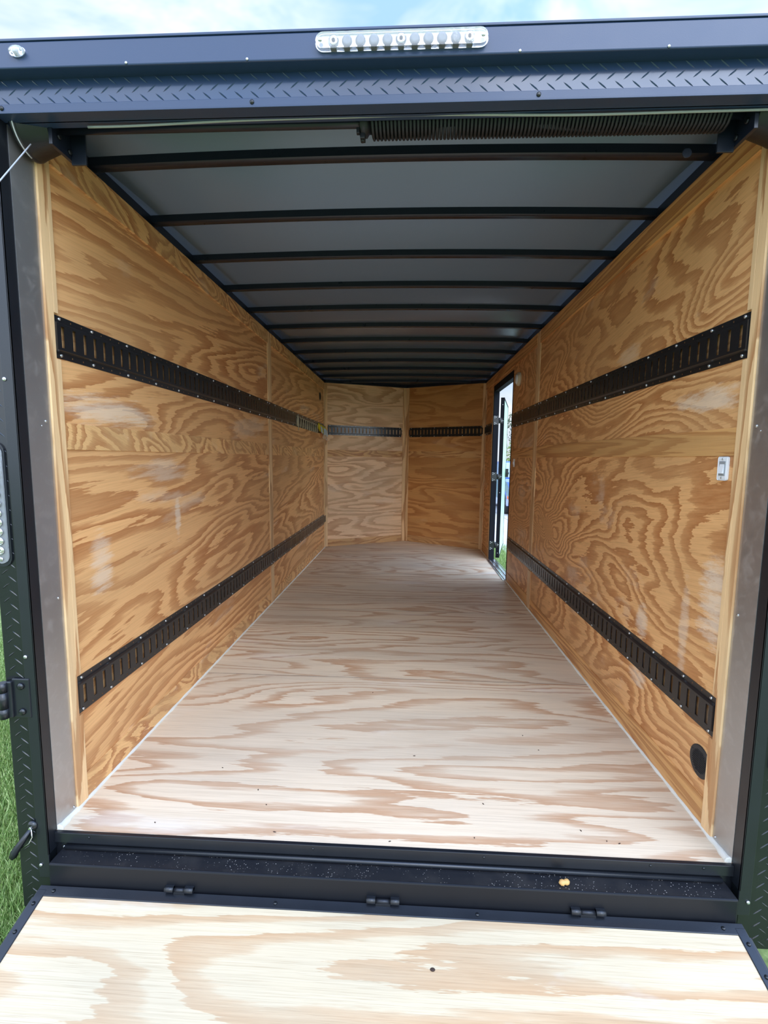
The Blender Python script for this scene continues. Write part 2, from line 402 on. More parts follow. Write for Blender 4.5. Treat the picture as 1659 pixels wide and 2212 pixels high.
T = 0.007                                        # how far battens stand off the sheets
E1B, E1T, E2B, E2T = 0.3116, 0.4385, 1.4555, 1.5825
LT0, LT1 = 1.1786, 1.262
ZCR = 2.010
def battens(sx, parent, right):
    X0, X1 = sx * w_, sx * (w_ - T)
    def gaps(y0, y1, mb):                        # upright strip notched around the tracks
        for z0, z1 in ((0.006, E1B - 0.004), (E1T + 0.004, E2B - 0.004), (E2T + 0.004, ZC - 0.001)): mb.box(X0, X1, y0, y1, z0, z1, 0.0012)
    mb = MB(); mb.box(X0, X1, 0.089, 0.122, 0.006, ZC - 0.004, 0.0012); gaps(0.1222, 0.140, mb); mb.build('end_batten', 'batten_upright', parent)
    mb = MB(); gaps(2.345, 2.435, mb); mb.build('joint_batten', 'batten_upright', parent)
    lv = 'batten_level_right' if right else 'batten_level'
    spans = [(0.141, 2.344), (2.436, DY0 - 0.03 if right else YN - 0.075)]
    if right: spans.append((DY1 + 0.03, YN - 0.075))
    mb = MB()
    for a, b in spans: mb.box(X0, sx * (w_ - 0.004), a, b, 0.004, 0.094, 0.001)
    mb.build('kick_batten', lv, parent)
    mb = MB()
    for a, b in spans: mb.box(X0, sx * (w_ - 0.0035), a, b, LT0, LT1, 0.0008)
    mb.build('middle_batten', lv, parent)
    mb = MB(); mb.box(X0, X1 + sx * -0.003, 0.14, 2.344, ZCR, ZC - 0.002, 0.001); mb.box(X0, X1 + sx * -0.003, 2.436, YN - 0.075, ZCR, ZC - 0.002, 0.001)
    mb.build('top_batten', lv, parent)
    mb = MB(); mb.box(X0, X1, YN - 0.075, YN - 0.008, 0.006, ZC - 0.003, 0.0012)
    if right: mb.box(X0, X1, DY1 + 0.022, DY1 + 0.05, 0.006, DZ, 0.0012)
    mb.build('corner_batten', 'batten_upright', parent)
battens(-1, wl, False); battens(1, wr, True)

def nose_frame(sx):
    a = Vector((sx * w_, YN, 0)); b = Vector((AX, AY, 0)); L = (b - a).length; t_ = (b - a) / L; nrm = Vector((-t_.y, t_.x, 0))
    if nrm.y > 0: nrm = -nrm
    return a, t_, nrm, L
for sx, par in ((-1, nl), (1, nr)):
    a, t_, nrm, L = nose_frame(sx)
    def slab(mb, s0, s1, z0, z1, th):
        p = [a + t_ * s0, a + t_ * s1, a + t_ * s1 + nrm * th, a + t_ * s0 + nrm * th]
        n = mb.verts([(q.x, q.y, z) for z in (z0, z1) for q in p])
        for q in ((0, 1, 2, 3), (4, 5, 6, 7), (0, 1, 5, 4), (1, 2, 6, 5), (2, 3, 7, 6), (3, 0, 4, 7)): mb.face([n + i for i in q])
    mb = MB(); slab(mb, 0.0, 0.035, 0.004, ZC, T); mb.build('corner_batten', 'batten_upright_nose', par)
    mb = MB(); slab(mb, L - 0.05, L - 0.001, 0.004, ZC + 0.02, T); mb.build('peak_batten', 'batten_upright_nose', par)
    mb = MB(); slab(mb, 0.036, L - 0.051, 0.002, 0.09, 0.004); slab(mb, 0.036, L - 0.051, LT0, LT1, 0.0035); mb.build('level_batten', 'batten_nose', par)

# ceiling sheet, side rails and cross bows
def arc_strip(y0, y1, z_off, th, n=16, x_of=None):
    """crowned strip across the trailer"""
    mb = MB(); half = w_ + 0.02
    top = []; bot = []
    for i in range(n + 1):
        x = -half + 2 * half * i / n; z = ZP + crown(x) + z_off
        bot.append((x, z)); top.append((x, z + th))
    k = mb.verts([(x, y0, z) for x, z in bot] + [(x, y1, z) for x, z in bot] + [(x, y0, z) for x, z in top] + [(x, y1, z) for x, z in top])
    m_ = n + 1
    for i in range(n):
        mb.face((k + i, k + i + 1, k + m_ + i + 1, k + m_ + i), True); mb.face((k + 2 * m_ + i, k + 2 * m_ + i + 1, k + 3 * m_ + i + 1, k + 3 * m_ + i), True)
        mb.face((k + i, k + i + 1, k + 2 * m_ + i + 1, k + 2 * m_ + i)); mb.face((k + m_ + i, k + m_ + i + 1, k + 3 * m_ + i + 1, k + 3 * m_ + i))
    mb.face((k, k + m_, k + 3 * m_, k + 2 * m_)); mb.face((k + n, k + m_ + n, k + 3 * m_ + n, k + 2 * m_ + n))
    return mb
ceil = struct(arc_strip(-0.03, 5.52, 0.0, 0.012).build('ceiling', 'ceiling_panel'))
for sx in (-1, 1):
    MB().box(sx * (w_ - 0.004), sx * OW, 0.0, YN + 0.1, ZC, ZP + 0.012, 0.002).build('side_rail', 'black_bow', ceil)
for yf in (0.372, 0.755, 1.140, 1.550, 1.960, 2.380, 2.805, 3.235, 3.670, 4.105, 4.540, 4.965):
    arc_strip(yf - 0.040, yf, -0.0265, 0.026).build('roof_bow', 'black_bow', ceil)
for sx in (-1, 1):                               # angle that closes the ceiling over the V nose
    a, t_, nrm, L = nose_frame(sx)
    mb = MB(); p = [a + Vector((0, 0, 0)), a + t_ * L, a + t_ * L + nrm * 0.03, a + nrm * 0.03]
    n = mb.verts([(q.x, q.y, z + (0.015 if i in (1, 2) else 0)) for z in (ZC + 0.004, ZP + 0.02) for i, q in enumerate(p)])
    for q in ((0, 1, 2, 3), (4, 5, 6, 7), (0, 1, 5, 4), (1, 2, 6, 5), (2, 3, 7, 6), (3, 0, 4, 7)): mb.face([n + i for i in q])
    mb.build('nose_rail', 'black_bow', ceil)

# ---------------------------------------------------------------- rear frame: posts, header, sill
FY = -0.035
def tread(mb, x0, x1, z0, z1, y, pitch=0.041, L=0.030, Wd=0.0036, H=0.0014):
    """raised bars of diamond plate on a face that looks towards -y"""
    row = 0; z = z0 + pitch * 0.3
    hp = pitch * 0.5
    while z < z1 - 0.006:
        x = x0 + (hp if row % 2 else 0) + 0.004
        while x < x1 - 0.004:
            s = 1 if row % 2 else -1
            a = s * math.radians(38); c, sn = math.cos(a), math.sin(a)
            hl = L / 2; hw = Wd / 2
            if x0 + hl * c < x < x1 - hl * c and z0 + hl * abs(sn) < z < z1 - hl * abs(sn):
                def P(u, v, h): return (x + u * c - v * sn, y - h, z + u * sn + v * c)
                n = mb.verts([P(-hl, 0, 0), P(-hl * 0.4, -hw, 0), P(hl * 0.4, -hw, 0), P(hl, 0, 0), P(hl * 0.4, hw, 0), P(-hl * 0.4, hw, 0),
                              P(-hl * 0.6, 0, H), P(0, 0, H * 1.15), P(hl * 0.6, 0, H)])
                for q in ((0, 1, 6), (1, 2, 7, 6), (2, 8, 7), (2, 3, 8), (3, 4, 8), (4, 5, 6, 7), (4, 7, 8), (5, 0, 6)): mb.face([n + i for i in q])
            x += pitch
        z += hp; row += 1
PX = {-1: -OW - 0.0, 1: OW + 0.12}
scr_master = None
screw_me = screw_mb(0.0058).build('screw', 'zinc_screw'); bscrew_me = screw_mb(0.0062).build('screw', 'black_plate')
def screw(parent, loc, rz=0.0, black=False, s=1.0, rx=0.0):
    src = bscrew_me if black else screw_me
    c = src.copy(); COL.objects.link(c); c.parent = parent; c.location = Vector(loc) - wloc(parent); c.rotation_euler = (rx, 0, rz); c.scale = (s, s, s); return c
posts = {}
for sx in (-1, 1):
    mb = MB(); X = OW if sx < 0 else OW + 0.02
    mb.box(sx * (w_ + 0.004), sx * X, FY + 0.001, 0.0, -0.235, 2.11, 0.003)
    x0, x1 = sorted((sx * (w_ + 0.034), sx * X)); tread(mb, x0, x1, -0.23, 2.10, FY + 0.001)
    po = struct(mb.build('trim_1' if sx < 0 else 'trim_2', 'black_plate')); posts[sx] = po
    mb = MB(); mb.box(sx * w_, sx * (w_ + 0.034), FY - 0.0035, FY + 0.002, -0.125, 2.05, 0.001)      # flat angle that wraps the opening
    mb.box(sx * w_, sx * (w_ + 0.0035), FY - 0.0035, 0.0, -0.05, 2.045, 0.0008)
    an = mb.build('edge_angle', 'black_paint', po)
    for zz in (1.365, 0.578, -0.083): screw(po, (sx * (w_ + 0.026), FY - 0.0037, zz))
    # brushed steel jamb liner
    mb = MB(); mb.box(sx * (w_ - 0.0012), sx * (w_ + 0.0015), 0.0, 0.0885, 0.004, 2.045)
    jb = struct(mb.build('trim_3' if sx < 0 else 'trim_4', 'jamb_steel'))
    for yy, zz in ((0.067, 1.26), (0.070, 0.722), (0.078, 0.019), (0.074, 2.011)): screw(jb, (sx * (w_ - 0.0012), yy, zz), rz=PI / 2 * (-sx), s=0.75)
    screw(jb, (sx * (w_ + 0.0 - 0.0012), 0.05, 1.246), rz=PI / 2 * (-sx), s=0.4)

# header
SPY = -0.070
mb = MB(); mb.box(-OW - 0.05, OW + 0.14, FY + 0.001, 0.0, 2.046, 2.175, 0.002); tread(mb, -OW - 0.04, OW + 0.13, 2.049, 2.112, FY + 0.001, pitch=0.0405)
hd = struct(mb.build('trim_5', 'header_plate_blue_cast'))
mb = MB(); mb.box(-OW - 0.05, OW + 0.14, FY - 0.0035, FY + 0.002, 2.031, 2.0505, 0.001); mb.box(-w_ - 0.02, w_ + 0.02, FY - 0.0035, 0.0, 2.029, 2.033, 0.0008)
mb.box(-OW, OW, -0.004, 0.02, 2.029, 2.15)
mb.build('edge_angle', 'header_blue_cast', hd)
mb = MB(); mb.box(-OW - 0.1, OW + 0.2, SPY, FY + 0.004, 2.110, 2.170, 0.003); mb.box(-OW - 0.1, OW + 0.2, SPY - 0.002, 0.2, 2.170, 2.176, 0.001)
mb.build('rain_visor', 'header_blue_cast', hd)
for xx in (-0.995, -0.345, 0.36): screw(hd, (xx, FY - 0.0037, 2.041), black=True, s=0.9)
for xx in (-0.645, -0.345, 0.305, 0.645): screw(hd, (xx, SPY - 0.0002, 2.1145), s=0.6)
# wavy weather strip
pts = []
for i in range(80):
    x = -0.80 + 1.75 * i / 79; pts.append((x, 0.008, 2.0275 + 0.0045 * math.sin(x * 4.3 + 1.9) + 0.001 * math.sin(x * 11)))
MB().tube(pts, 0.0030, 8).build('weather_strip', 'seal_rubber', hd)

# sill: floor edge cap, dusty ledge beam
mb = MB(); mb.box(-w_, w_, -0.012, 0.0005, -0.030, 0.003, 0.0015)
sill = struct(mb.build('trim_6', 'black_paint'))
mb = MB(); mb.box(-1.0, 1.0, -0.004, 0.03, -0.054, -0.030); mb.tube([(-0.985, -0.010, -0.044), (0.985, -0.010, -0.044)], 0.007, 12)
mb.build('sill_lip', 'black_paint', sill)
mb = MB(); mb.box(-0.998, 0.998, -0.066, 0.02, -0.25, -0.053, 0.004)
mb.build('bumper_beam', 'beam_paint', sill)
MB().box(-0.994, 0.994, -0.0605, 0.012, -0.0535, -0.0522).build('ledge', 'dusty_black', sill)
for xx in (-0.905, -0.21, 0.30, 0.78, 0.93): screw(sill, (xx, -0.0122, -0.008), s=0.6, black=True)
screw(sill, (-0.985, -0.012, -0.042), s=0.8)
# exterior underside skirts so the body reads as a box from the side
mb = MB(); mb.box(-OW, OW, 0.0, YN, -0.16, -0.031); struct(mb.build('trim_7', 'black_paint'))

# ---------------------------------------------------------------- ramp door
SL = 0.27; ang = math.atan(SL); RL = 1.86
ramp = thing('ramp_door', 'lowered plywood ramp door with black metal edging in the foreground', 'ramp', (-0.006, -0.070, -0.118))
def rp(x, s, h): return (-0.006 + x, -0.070 - s * math.cos(ang) + -h * math.sin(ang) * -0 , -0.118 - s * math.sin(ang) + h)
def rbox(mb, x0, x1, s0, s1, h0, h1, c=0.0):
    k = len(mb.v); mb.box(x0, x1, s0, s1, h0, h1, c)
    for i in range(k, len(mb.v)): x, s, h = mb.v[i]; mb.v[i] = rp(x, s, h)
HW = 1.014
mb = MB(); rbox(mb, -HW + 0.02, HW - 0.02, 0.02, RL - 0.02, -0.034, -0.002); mb.build('plywood_panel', 'ramp_plywood', ramp)
mb = MB()
rbox(mb, -HW, HW, 0.0, 0.029, -0.040, 0.0, 0.0018); rbox(mb, -HW, HW, RL - 0.03, RL, -0.040, 0.0, 0.0018)
for sx in (-1, 1):
    rbox(mb, sx * HW, sx * (HW - 0.027), 0.012, RL, -0.040, 0.0005, 0.0018); rbox(mb, sx * (HW + 0.013), sx * (HW + 0.001), 0.02, RL, -0.046, -0.014, 0.003)
mb.build('edging', 'black_paint', ramp)
for x, s in ((-0.965, 0.015), (-0.30, 0.015), (0.28, 0.015), (0.955, 0.015)):
    screw(ramp, rp(x, s, 0.0005), black=True, s=0.85, rx=-PI / 2)
for sx in (-1, 1):
    for s in (0.05, 0.12, 0.42, 0.72, 1.0, 1.3): screw(ramp, rp(sx * (HW - 0.013), s, 0.001), black=True, s=0.85, rx=-PI / 2)
mb = MB(); mb.lathe([(0.0055, -0.001), (0.0055, 0.0004)], (0, 0, 0), 2, 12, 1.0, 0.8)
kx = MB(); c0 = rp(0.148, 0.145, -0.0014)
kx.lathe([(0.0068, 0.0), (0.005, 0.0012), (0.002, 0.0016)], c0, 2, 12, 1.0, 0.8); kx.build('knot', 'chip_brown', ramp)
for cx_, wd in ((-0.595, 0.085), (0.005, 0.095), (0.585, 0.095)):
    mb = MB(); h = wd / 2
    for a_, b_ in ((-h, -h + 0.026), (h - 0.026, h)):
        q0 = (cx_ + a_, -0.074, -0.106); q1 = (cx_ + b_, -0.074, -0.106); mb.tube([q0, q1], 0.0085, 12)
        mb.box(q0[0], q1[0], -0.0745, -0.066, -0.11, -0.098, 0.001)
    hg = mb.build('hinge', 'black_paint', ramp)
    mb = MB(); mb.tube([(cx_ - h + 0.027, -0.073, -0.108), (cx_ + h - 0.027, -0.073, -0.108)], 0.0062, 10); mb.box(cx_ - h + 0.026, cx_ + h - 0.026, -0.078, -0.066, -0.122, -0.112, 0.001)
    mb.build('hinge_pin', 'spring_steel', hg)

# ---------------------------------------------------------------- E tracks
PITCH = 0.0508
def etrack_mb(n):
    """slotted rail of n cells: x along, z up, standing off the wall towards -y"""
    H = 0.127; mb = MB(); th = 0.0022
    prof = [(0.0, th), (0.019, th), (0.024, 0.0125), (0.103, 0.0125), (0.108, th), (0.127, th)]
    L = n * PITCH
    def Q(x0, x1, z0, z1, y0, y1=None): y1 = y0 if y1 is None else y1; mb.quad((x0, -y0, z0), (x1, -y0, z0), (x1, -y1, z1), (x0, -y1, z1))
    sw, s0, s1 = 0.0155, 0.032, 0.095
    for i in range(n):
        a = i * PITCH; b = a + PITCH; c = (a + b) / 2
        # flanges with their small hole
        for z0, z1 in ((0.0, 0.019), (0.108, 0.127)):
            zm = (z0 + z1) / 2; hh = 0.0022
            Q(a, c - hh, z0, z1, th); Q(c + hh, b, z0, z1, th); Q(c - hh, c + hh, z0, zm - hh, th); Q(c - hh, c + hh, zm + hh, z1, th)
        Q(a, b, 0.019, 0.024, th, 0.0125); Q(a, b, 0.103, 0.108, 0.0125, th)
        l, r = c - sw / 2, c + sw / 2
        Q(a, l, 0.024, 0.103, 0.0125); Q(r, b, 0.024, 0.103, 0.0125); Q(l, r, 0.024, s0, 0.0125); Q(l, r, s1, 0.103, 0.0125)
        y0, y1 = -0.0125, -0.0095                # metal thickness inside the slot
        mb.quad((l, y0, s0), (l, y1, s0), (l, y1, s1), (l, y0, s1)); mb.quad((r, y0, s0), (r, y1, s0), (r, y1, s1), (r, y0, s1))
        mb.quad((l, y0, s0), (r, y0, s0), (r, y1, s0), (l, y1, s0)); mb.quad((l, y0, s1), (r, y0, s1), (r, y1, s1), (l, y1, s1))
    for x in (0, L):
        k = mb.verts([(x, 0, 0), (x, -th, 0), (x, -th, 0.019), (x, -0.0125, 0.024), (x, -0.0125, 0.103), (x, -th, 0.108), (x, -th, 0.127), (x, 0, 0.127)]); mb.face([k + i for i in range(8)])
    mb.quad((0, 0, 0.127), (L, 0, 0.127), (L, -th, 0.127), (0, -th, 0.127)); mb.quad((0, 0, 0), (L, 0, 0), (L, -th, 0), (0, -th, 0))
    return mb
def etrack(label, loc, rz, n, ends=(0, 1), first=4):
    t_ = thing('tie_down_track', label, 'tie-down rail', loc, rz, None)
    etrack_mb(n).build('rail', 'track_paint', t_, local=True)
    ks = sorted(set([0, n - 1] + list(range(3, n - 2, 4))))
    for k in ks:
        for z in (0.0095, 0.1175):
            c = screw_me.copy(); COL.objects.link(c); c.parent = t_; c.location = ((k + 0.5) * PITCH, -0.0022, z)
    return t_
def on_left(y, z): return ((-w_, y, z), PI / 2)
def on_right(y, z): return ((w_, y, z), -PI / 2)
etrack('near half of the upper black slotted rail on the left plywood wall', *on_left(0.122, E2B), 44)
etrack('far half of the upper black slotted rail on the left wall, behind the grey cord', *on_left(0.124 + 44 * PITCH + 0.003, E2B), 49)
etrack('near half of the lower black slotted rail on the left plywood wall', *on_left(0.122, E1B), 45)
etrack('far half of the lower black slotted rail on the left wall, ending at the nose', *on_left(0.124 + 45 * PITCH + 0.003, E1B), 48)
etrack('near half of the upper black slotted rail on the right plywood wall', *on_right(0.125 + 43 * PITCH, E2B), 43)
etrack('far upper black slotted rail on the right wall, ending at the side door', *on_right(0.128 + 61 * PITCH, E2B), 18)
etrack('near half of the lower black slotted rail on the right wall, above the round vent', *on_right(0.125 + 43 * PITCH, E1B), 43)
etrack('far lower black slotted rail on the right wall, ending at the side door', *on_right(0.128 + 61 * PITCH, E1B), 18)
etrack('short black slotted rail piece between the side door and the right nose corner', *on_right(DY1 + 0.10 + 9 * PITCH, E2B), 9)
for sx in (-1, 1):
    a, t_, nrm, L = nose_frame(sx); n = 21
    s0 = 0.045 if sx < 0 else L - 0.055 - 0.0
    if sx < 0: p = a + t_ * s0; rz = math.atan2(t_.y, t_.x); n = 21
    else: p = a + t_ * (L - 0.062); rz = math.atan2(-t_.y, -t_.x)
    etrack('black slotted rail on the %s wall of the V nose' % ('left' if sx < 0 else 'right, darker'), (p.x, p.y, E2B - 0.001), rz, n)

# ---------------------------------------------------------------- torsion spring gear behind the header
SY, SZ = 0.060, 2.050
sp_ = thing('ramp_spring', 'black coiled torsion spring on its shaft under the rear header', 'spring', (0, SY, SZ))
MB().tube([(-0.93, SY, SZ), (0.93, SY, SZ)], 0.0125, 16).build('shaft', 'black_bow', sp_)
mb = MB(); turns = 92; x0, x1 = -0.055, 0.86; pts = []; rr = []
for i in range(turns * 12 + 1):
    q = i / 12.0; x = x0 + (x1 - x0) * (q / turns) + (0.003 * max(0, 10 - q) * 0.3); a = 2 * PI * q
    pts.append((x0 + (x1 - x0) * q / turns, SY + math.cos(a) * 0.036, SZ + math.sin(a) * 0.036))
mb.tube(pts, 0.0045, 6).build('coil', 'spring_steel', sp_)
mb = MB(); mb.lathe([(0.013, -0.085), (0.030, -0.085), (0.034, -0.080), (0.034, -0.066), (0.026, -0.060), (0.026, -0.05)], (0, SY, SZ), 0, 20)
mb.box(-0.083, -0.070, SY - 0.012, SY + 0.012, SZ - 0.044, SZ - 0.02, 0.002); mb.tube([(-0.077, SY, SZ - 0.03), (-0.077, SY, SZ - 0.048)], 0.005, 6); mb.box(-0.092, -0.084, SY - 0.02, SY - 0.008, SZ - 0.036, SZ - 0.022, 0.001)
mb.build('winding_cone', 'spring_steel', sp_)
for sx in (-1, 1):
    mb = MB(); mb.box(sx * 0.905, sx * 0.862, SY + 0.028, SY + 0.034, SZ - 0.074, SZ + 0.06, 0.001); mb.box(sx * 0.915, sx * 0.905, SY - 0.045, SY + 0.045, SZ - 0.062, SZ + 0.06, 0.001)
    br = mb.build('bracket', 'black_bow', sp_)
    for yy, zz in ((-0.02, -0.03), (0.02, -0.045), (0.0, 0.02)):
        MB().lathe([(0.007, 0), (0.007, -sx * 0.005), (0.004, -sx * 0.006)], (sx * 0.905, SY + yy, SZ + zz), 0, 6).build('bolt', 'spring_steel', br)
    mb = MB(); prof = []
    for i in range(26):
        x = sx * (0.918 + 0.0030 * i); r = 0.046 + 0.0009 * i + (0.0028 if i % 2 else 0.0); prof.append((r, x))
    prof += [(0.074, sx * 0.998), (0.074, sx * 1.002), (0.060, sx * 1.003)]
    mb.lathe(prof, (0, SY, SZ), 0, 40); mb.build('cable_drum', 'black_paint', sp_)
MB().lathe([(0.012, -0.004), (0.012, 0.0), (0.008, 0.006)], (0.80, SY + 0.06, SZ - 0.058), 1, 12).build('bolt', 'black_bow', sp_)

for sx in (-1, 1):
    cb_ = thing('ramp_cable', 'thin steel lift cable on the %s, running from the drum down to the ramp' % ('left' if sx < 0 else 'right'), 'cable', (sx * 0.99, 0, 1.99))
    pts = [(sx * (0.992 + 0.002 * math.sin(a)), SY - math.cos(a) * 0.0745, SZ - math.sin(a) * 0.0745) for a in [i * PI / 2 / 10 - 0.25 for i in range(0, 12)]][::-1]
    arc = pts[4:]
    low = Vector(arc[0]); end = Vector((sx * 1.025, -1.86, -0.60))
    st = Vector((sx * 0.965, SY - 0.045, SZ - 0.062))
    mb = MB(); mb.tube([st + (end - st) * (k / 6) for k in range(7)], 0.0017, 6); mb.build('strand', 'steel_cable', cb_)
    mb = MB(); mb.tube(pts, 0.0019, 6); mb.build('drum_wrap', 'steel_cable', cb_)

# ---------------------------------------------------------------- lights on the rear face
def stadium(hw, hh, n=10):
    r = hh; out = []
    for i in range(n + 1): a = -PI / 2 + PI * i / n; out.append((hw - r + r * math.cos(a), r * math.sin(a)))
    for i in range(n + 1): a = PI / 2 + PI * i / n; out.append((-hw + r + r * math.cos(a), r * math.sin(a)))
    return out
LBX, LBZ = 0.026, 2.1405
lb = thing('light_bar', 'long clear multi-bulb light bar on the black header above the opening', 'light', (LBX, SPY, LBZ))
mb = MB(); mb.prism([(LBX + a, LBZ + b) for a, b in stadium(0.204, 0.0185)], 1, SPY - 0.003, SPY + 0.001); mb.build('backing', 'chrome', lb)
mb = MB(); mb.prism([(LBX + a, LBZ + b) for a, b in stadium(0.202, 0.0175)], 1, SPY - 0.0145, SPY - 0.0035); mb.build('lens', 'clear_lens', lb)
for k in range(11):
    x = LBX - 0.160 + 0.032 * k; big = k in (0, 5, 10)
    mb = MB(); r = 0.0125 if not big else 0.0135
    mb.lathe([(r, -0.004), (r * 0.92, -0.008), (r * 0.6, -0.010), (r * 0.35, -0.0095)], (x, SPY, LBZ + 0.001), 1, 18)
    bu = mb.build('bulb', 'grey_plastic' if not big else 'chrome', lb)
    if big:
        mb = MB(); mb.lathe([(r * 0.32, -0.0096), (r * 0.3, -0.0125), (r * 0.12, -0.0135)], (x, SPY, LBZ + 0.001), 1, 14); mb.build('bulb_core', 'black_plastic', bu)
    mb = MB(); mb.box(x - 0.007, x + 0.007, SPY - 0.011, SPY - 0.004, LBZ - 0.0165, LBZ - 0.0125, 0.0006); mb.build('diode', 'black_plastic' if big else 'dark_hole', lb)
for sx in (-1, 1): screw(lb, (LBX + sx * 0.191, SPY - 0.0147, LBZ), s=0.9)

ml = thing('marker_light', 'small clear oval marker light at the left end of the header', 'light', (-0.917, SPY, 2.145))
mb = MB(); mb.prism([(-0.917 + 0.021 * math.cos(a), 2.145 + 0.0125 * math.sin(a)) for a in [2 * PI * i / 24 for i in range(24)]], 1, SPY - 0.003, SPY + 0.001); mb.build('backing', 'chrome', ml)
mb = MB(); mb.lathe([(0.020, -0.0035), (0.018, -0.010), (0.010, -0.0135), (0.004, -0.014)], (-0.917, SPY, 2.145), 1, 24, 1.0, 0.6); mb.build('lens', 'clear_lens', ml)
for dx in (-0.013, 0.013): screw(ml, (-0.917 + dx, SPY - 0.008, 2.145), s=0.5)
mb = MB(); mb.lathe([(0.006, -0.003), (0.005, -0.009), (0.002, -0.0095)], (-0.919, SPY, 2.1455), 1, 14); mb.build('bulb', 'white_plastic', ml)

# tail light on the left post: an upright oval bar of ringed bulbs
TX, TZ = -1.087, 1.02
tl = thing('tail_light', 'upright clear tail light bar with ringed bulbs on the left post', 'light', (TX, FY, TZ))
mb = MB(); mb.prism([(TX + b * 1.0, TZ + a) for a, b in stadium(0.176, 0.027)], 1, FY - 0.004, FY + 0.001); mb.build('bezel', 'black_paint', tl)
mb = MB(); mb.prism([(TX + b, TZ + a) for a, b in stadium(0.166, 0.021)], 1, FY - 0.008, FY - 0.0042); mb.build('lens', 'clear_lens', tl)
for k in range(10):
    z = TZ - 0.128 + 0.0265 * k
    mb = MB()
    mb.lathe([(0.0118, -0.0082), (0.0112, -0.0125), (0.0095, -0.0125), (0.009, -0.0105), (0.007, -0.0105), (0.0065, -0.0135), (0.0045, -0.0135), (0.004, -0.011), (0.002, -0.011)], (TX, FY, z), 1, 20)
    mb.build('bulb', 'chrome', tl)
screw(tl, (TX, FY - 0.0083, TZ - 0.153), s=1.1)

# ---------------------------------------------------------------- hinge, latch on the posts
hp = thing('post_hinge', 'heavy black strap hinge bolted to the left rear post', 'hinge', (-1.07, FY, 0.45))
mb = MB(); mb.box(-1.088, -1.036, FY - 0.007, FY, 0.392, 0.512, 0.003); mb.box(-1.098, -1.084, FY - 0.015, FY - 0.002, 0.395, 0.505, 0.003); mb.build('plate', 'black_paint', hp)
mb = MB()
for z0, z1 in ((0.395, 0.424), (0.426, 0.474), (0.476, 0.503)): mb.tube([(-1.108, FY - 0.016, z0), (-1.108, FY - 0.016, z1)], 0.0125, 14)
mb.build('knuckle', 'black_paint', hp)
for zz in (0.412, 0.490): MB().lathe([(0.0105, -0.007), (0.010, -0.011), (0.006, -0.0145), (0.002, -0.015)], (-1.060, FY, zz), 1, 16).build('bolt', 'black_plate', hp)
lt = thing('latch', 'black pull latch with wire bail low on the left rear post', 'latch', (-1.06, FY, 0.02))
mb = MB(); mb.lathe([(0.016, 0), (0.016, -0.006), (0.009, -0.012)], (-1.060, FY, 0.046), 1, 10); mb.build('base', 'black_plate', lt)
mb = MB(); mb.tube([(-1.060, FY - 0.012, 0.040), (-1.077, FY - 0.024, 0.012), (-1.096, FY - 0.034, -0.018), (-1.102, FY - 0.036, -0.034)], [0.006, 0.009, 0.0115, 0.0105], 4); mb.build('handle', 'black_paint', lt)
mb = MB(); mb.tube([(-1.056, FY - 0.014, 0.042), (-1.052, FY - 0.018, 0.020), (-1.060, FY - 0.022, 0.002), (-1.082, FY - 0.028, -0.010)], 0.0018, 6); mb.build('bail', 'chrome', lt)
MB().lathe([(0.004, -0.010), (0.004, -0.016)], (-1.060, FY, 0.044), 1, 10).build('pin', 'chrome', lt)
rb = thing('bar_lock_guide', 'black bar lock guide standing on the right rear post', 'bracket', (1.088, FY, 0.36))
mb = MB(); mb.box(1.070, 1.082, FY - 0.016, FY, 0.315, 0.415, 0.002); mb.box(1.070, 1.118, FY - 0.005, FY, 0.310, 0.420, 0.002); mb.build('plate', 'black_paint', rb)
MB().tube([(1.100, FY - 0.016, 0.27), (1.100, FY - 0.016, 0.62)], 0.010, 12).build('rod', 'black_paint', rb)

# ---------------------------------------------------------------- small fittings
def wall_right_thing(name, label, cat, y, z): return thing(name, label, cat, (w_, y, z), -PI / 2)
# local frame on the right wall: x runs towards the rear, -y into the room
sw = wall_right_thing('light_switch', 'white rocker switch plate on the right wall beside the rear batten', 'switch', 0.189, 1.141)
mb = MB(); mb.prism([(a, b) for b, a in stadium(0.036, 0.010, 6)], 1, -0.004, 0.0); 
mb = MB(); mb.box(-0.0235, 0.0235, -0.006, 0.0, -0.036, 0.036, 0.0055); mb.build('plate', 'white_plastic', sw, local=True)
MB().box(-0.0145, 0.0145, -0.0075, -0.005, -0.022, 0.022, 0.001).build('bezel', 'grey_plastic', sw, local=True)
mb = MB(); n = mb.verts([(-0.010, -0.007, -0.015), (0.010, -0.007, -0.015), (0.010, -0.007, 0.013), (-0.010, -0.007, 0.013), (-0.010, -0.013, -0.015), (0.010, -0.013, -0.015), (0.010, -0.008, 0.013), (-0.010, -0.008, 0.013)])
for q in ((0, 1, 2, 3), (4, 5, 6, 7), (0, 1, 5, 4), (1, 2, 6, 5), (2, 3, 7, 6), (3, 0, 4, 7)): mb.face([n + i for i in q])
mb.build('rocker', 'white_plastic', sw, local=True)
for zz in (-0.0285, 0.0285):
    c = screw_me.copy(); COL.objects.link(c); c.parent = sw; c.location = (0, -0.006, zz); c.scale = (0.6,) * 3
sw2 = wall_right_thing('light_switch', 'tiny white switch on the right wall next to the side door', 'switch', 3.10, 1.132)
MB().box(-0.024, 0.024, -0.006, 0.0, -0.036, 0.036, 0.005).build('plate', 'white_plastic', sw2, local=True)
MB().box(-0.010, 0.010, -0.011, -0.005, -0.015, 0.013, 0.001).build('rocker', 'white_plastic', sw2, local=True)
dd = wall_right_thing('dome_light', 'round cream disc light high on the right wall near the side door', 'light', 3.0, 1.856)
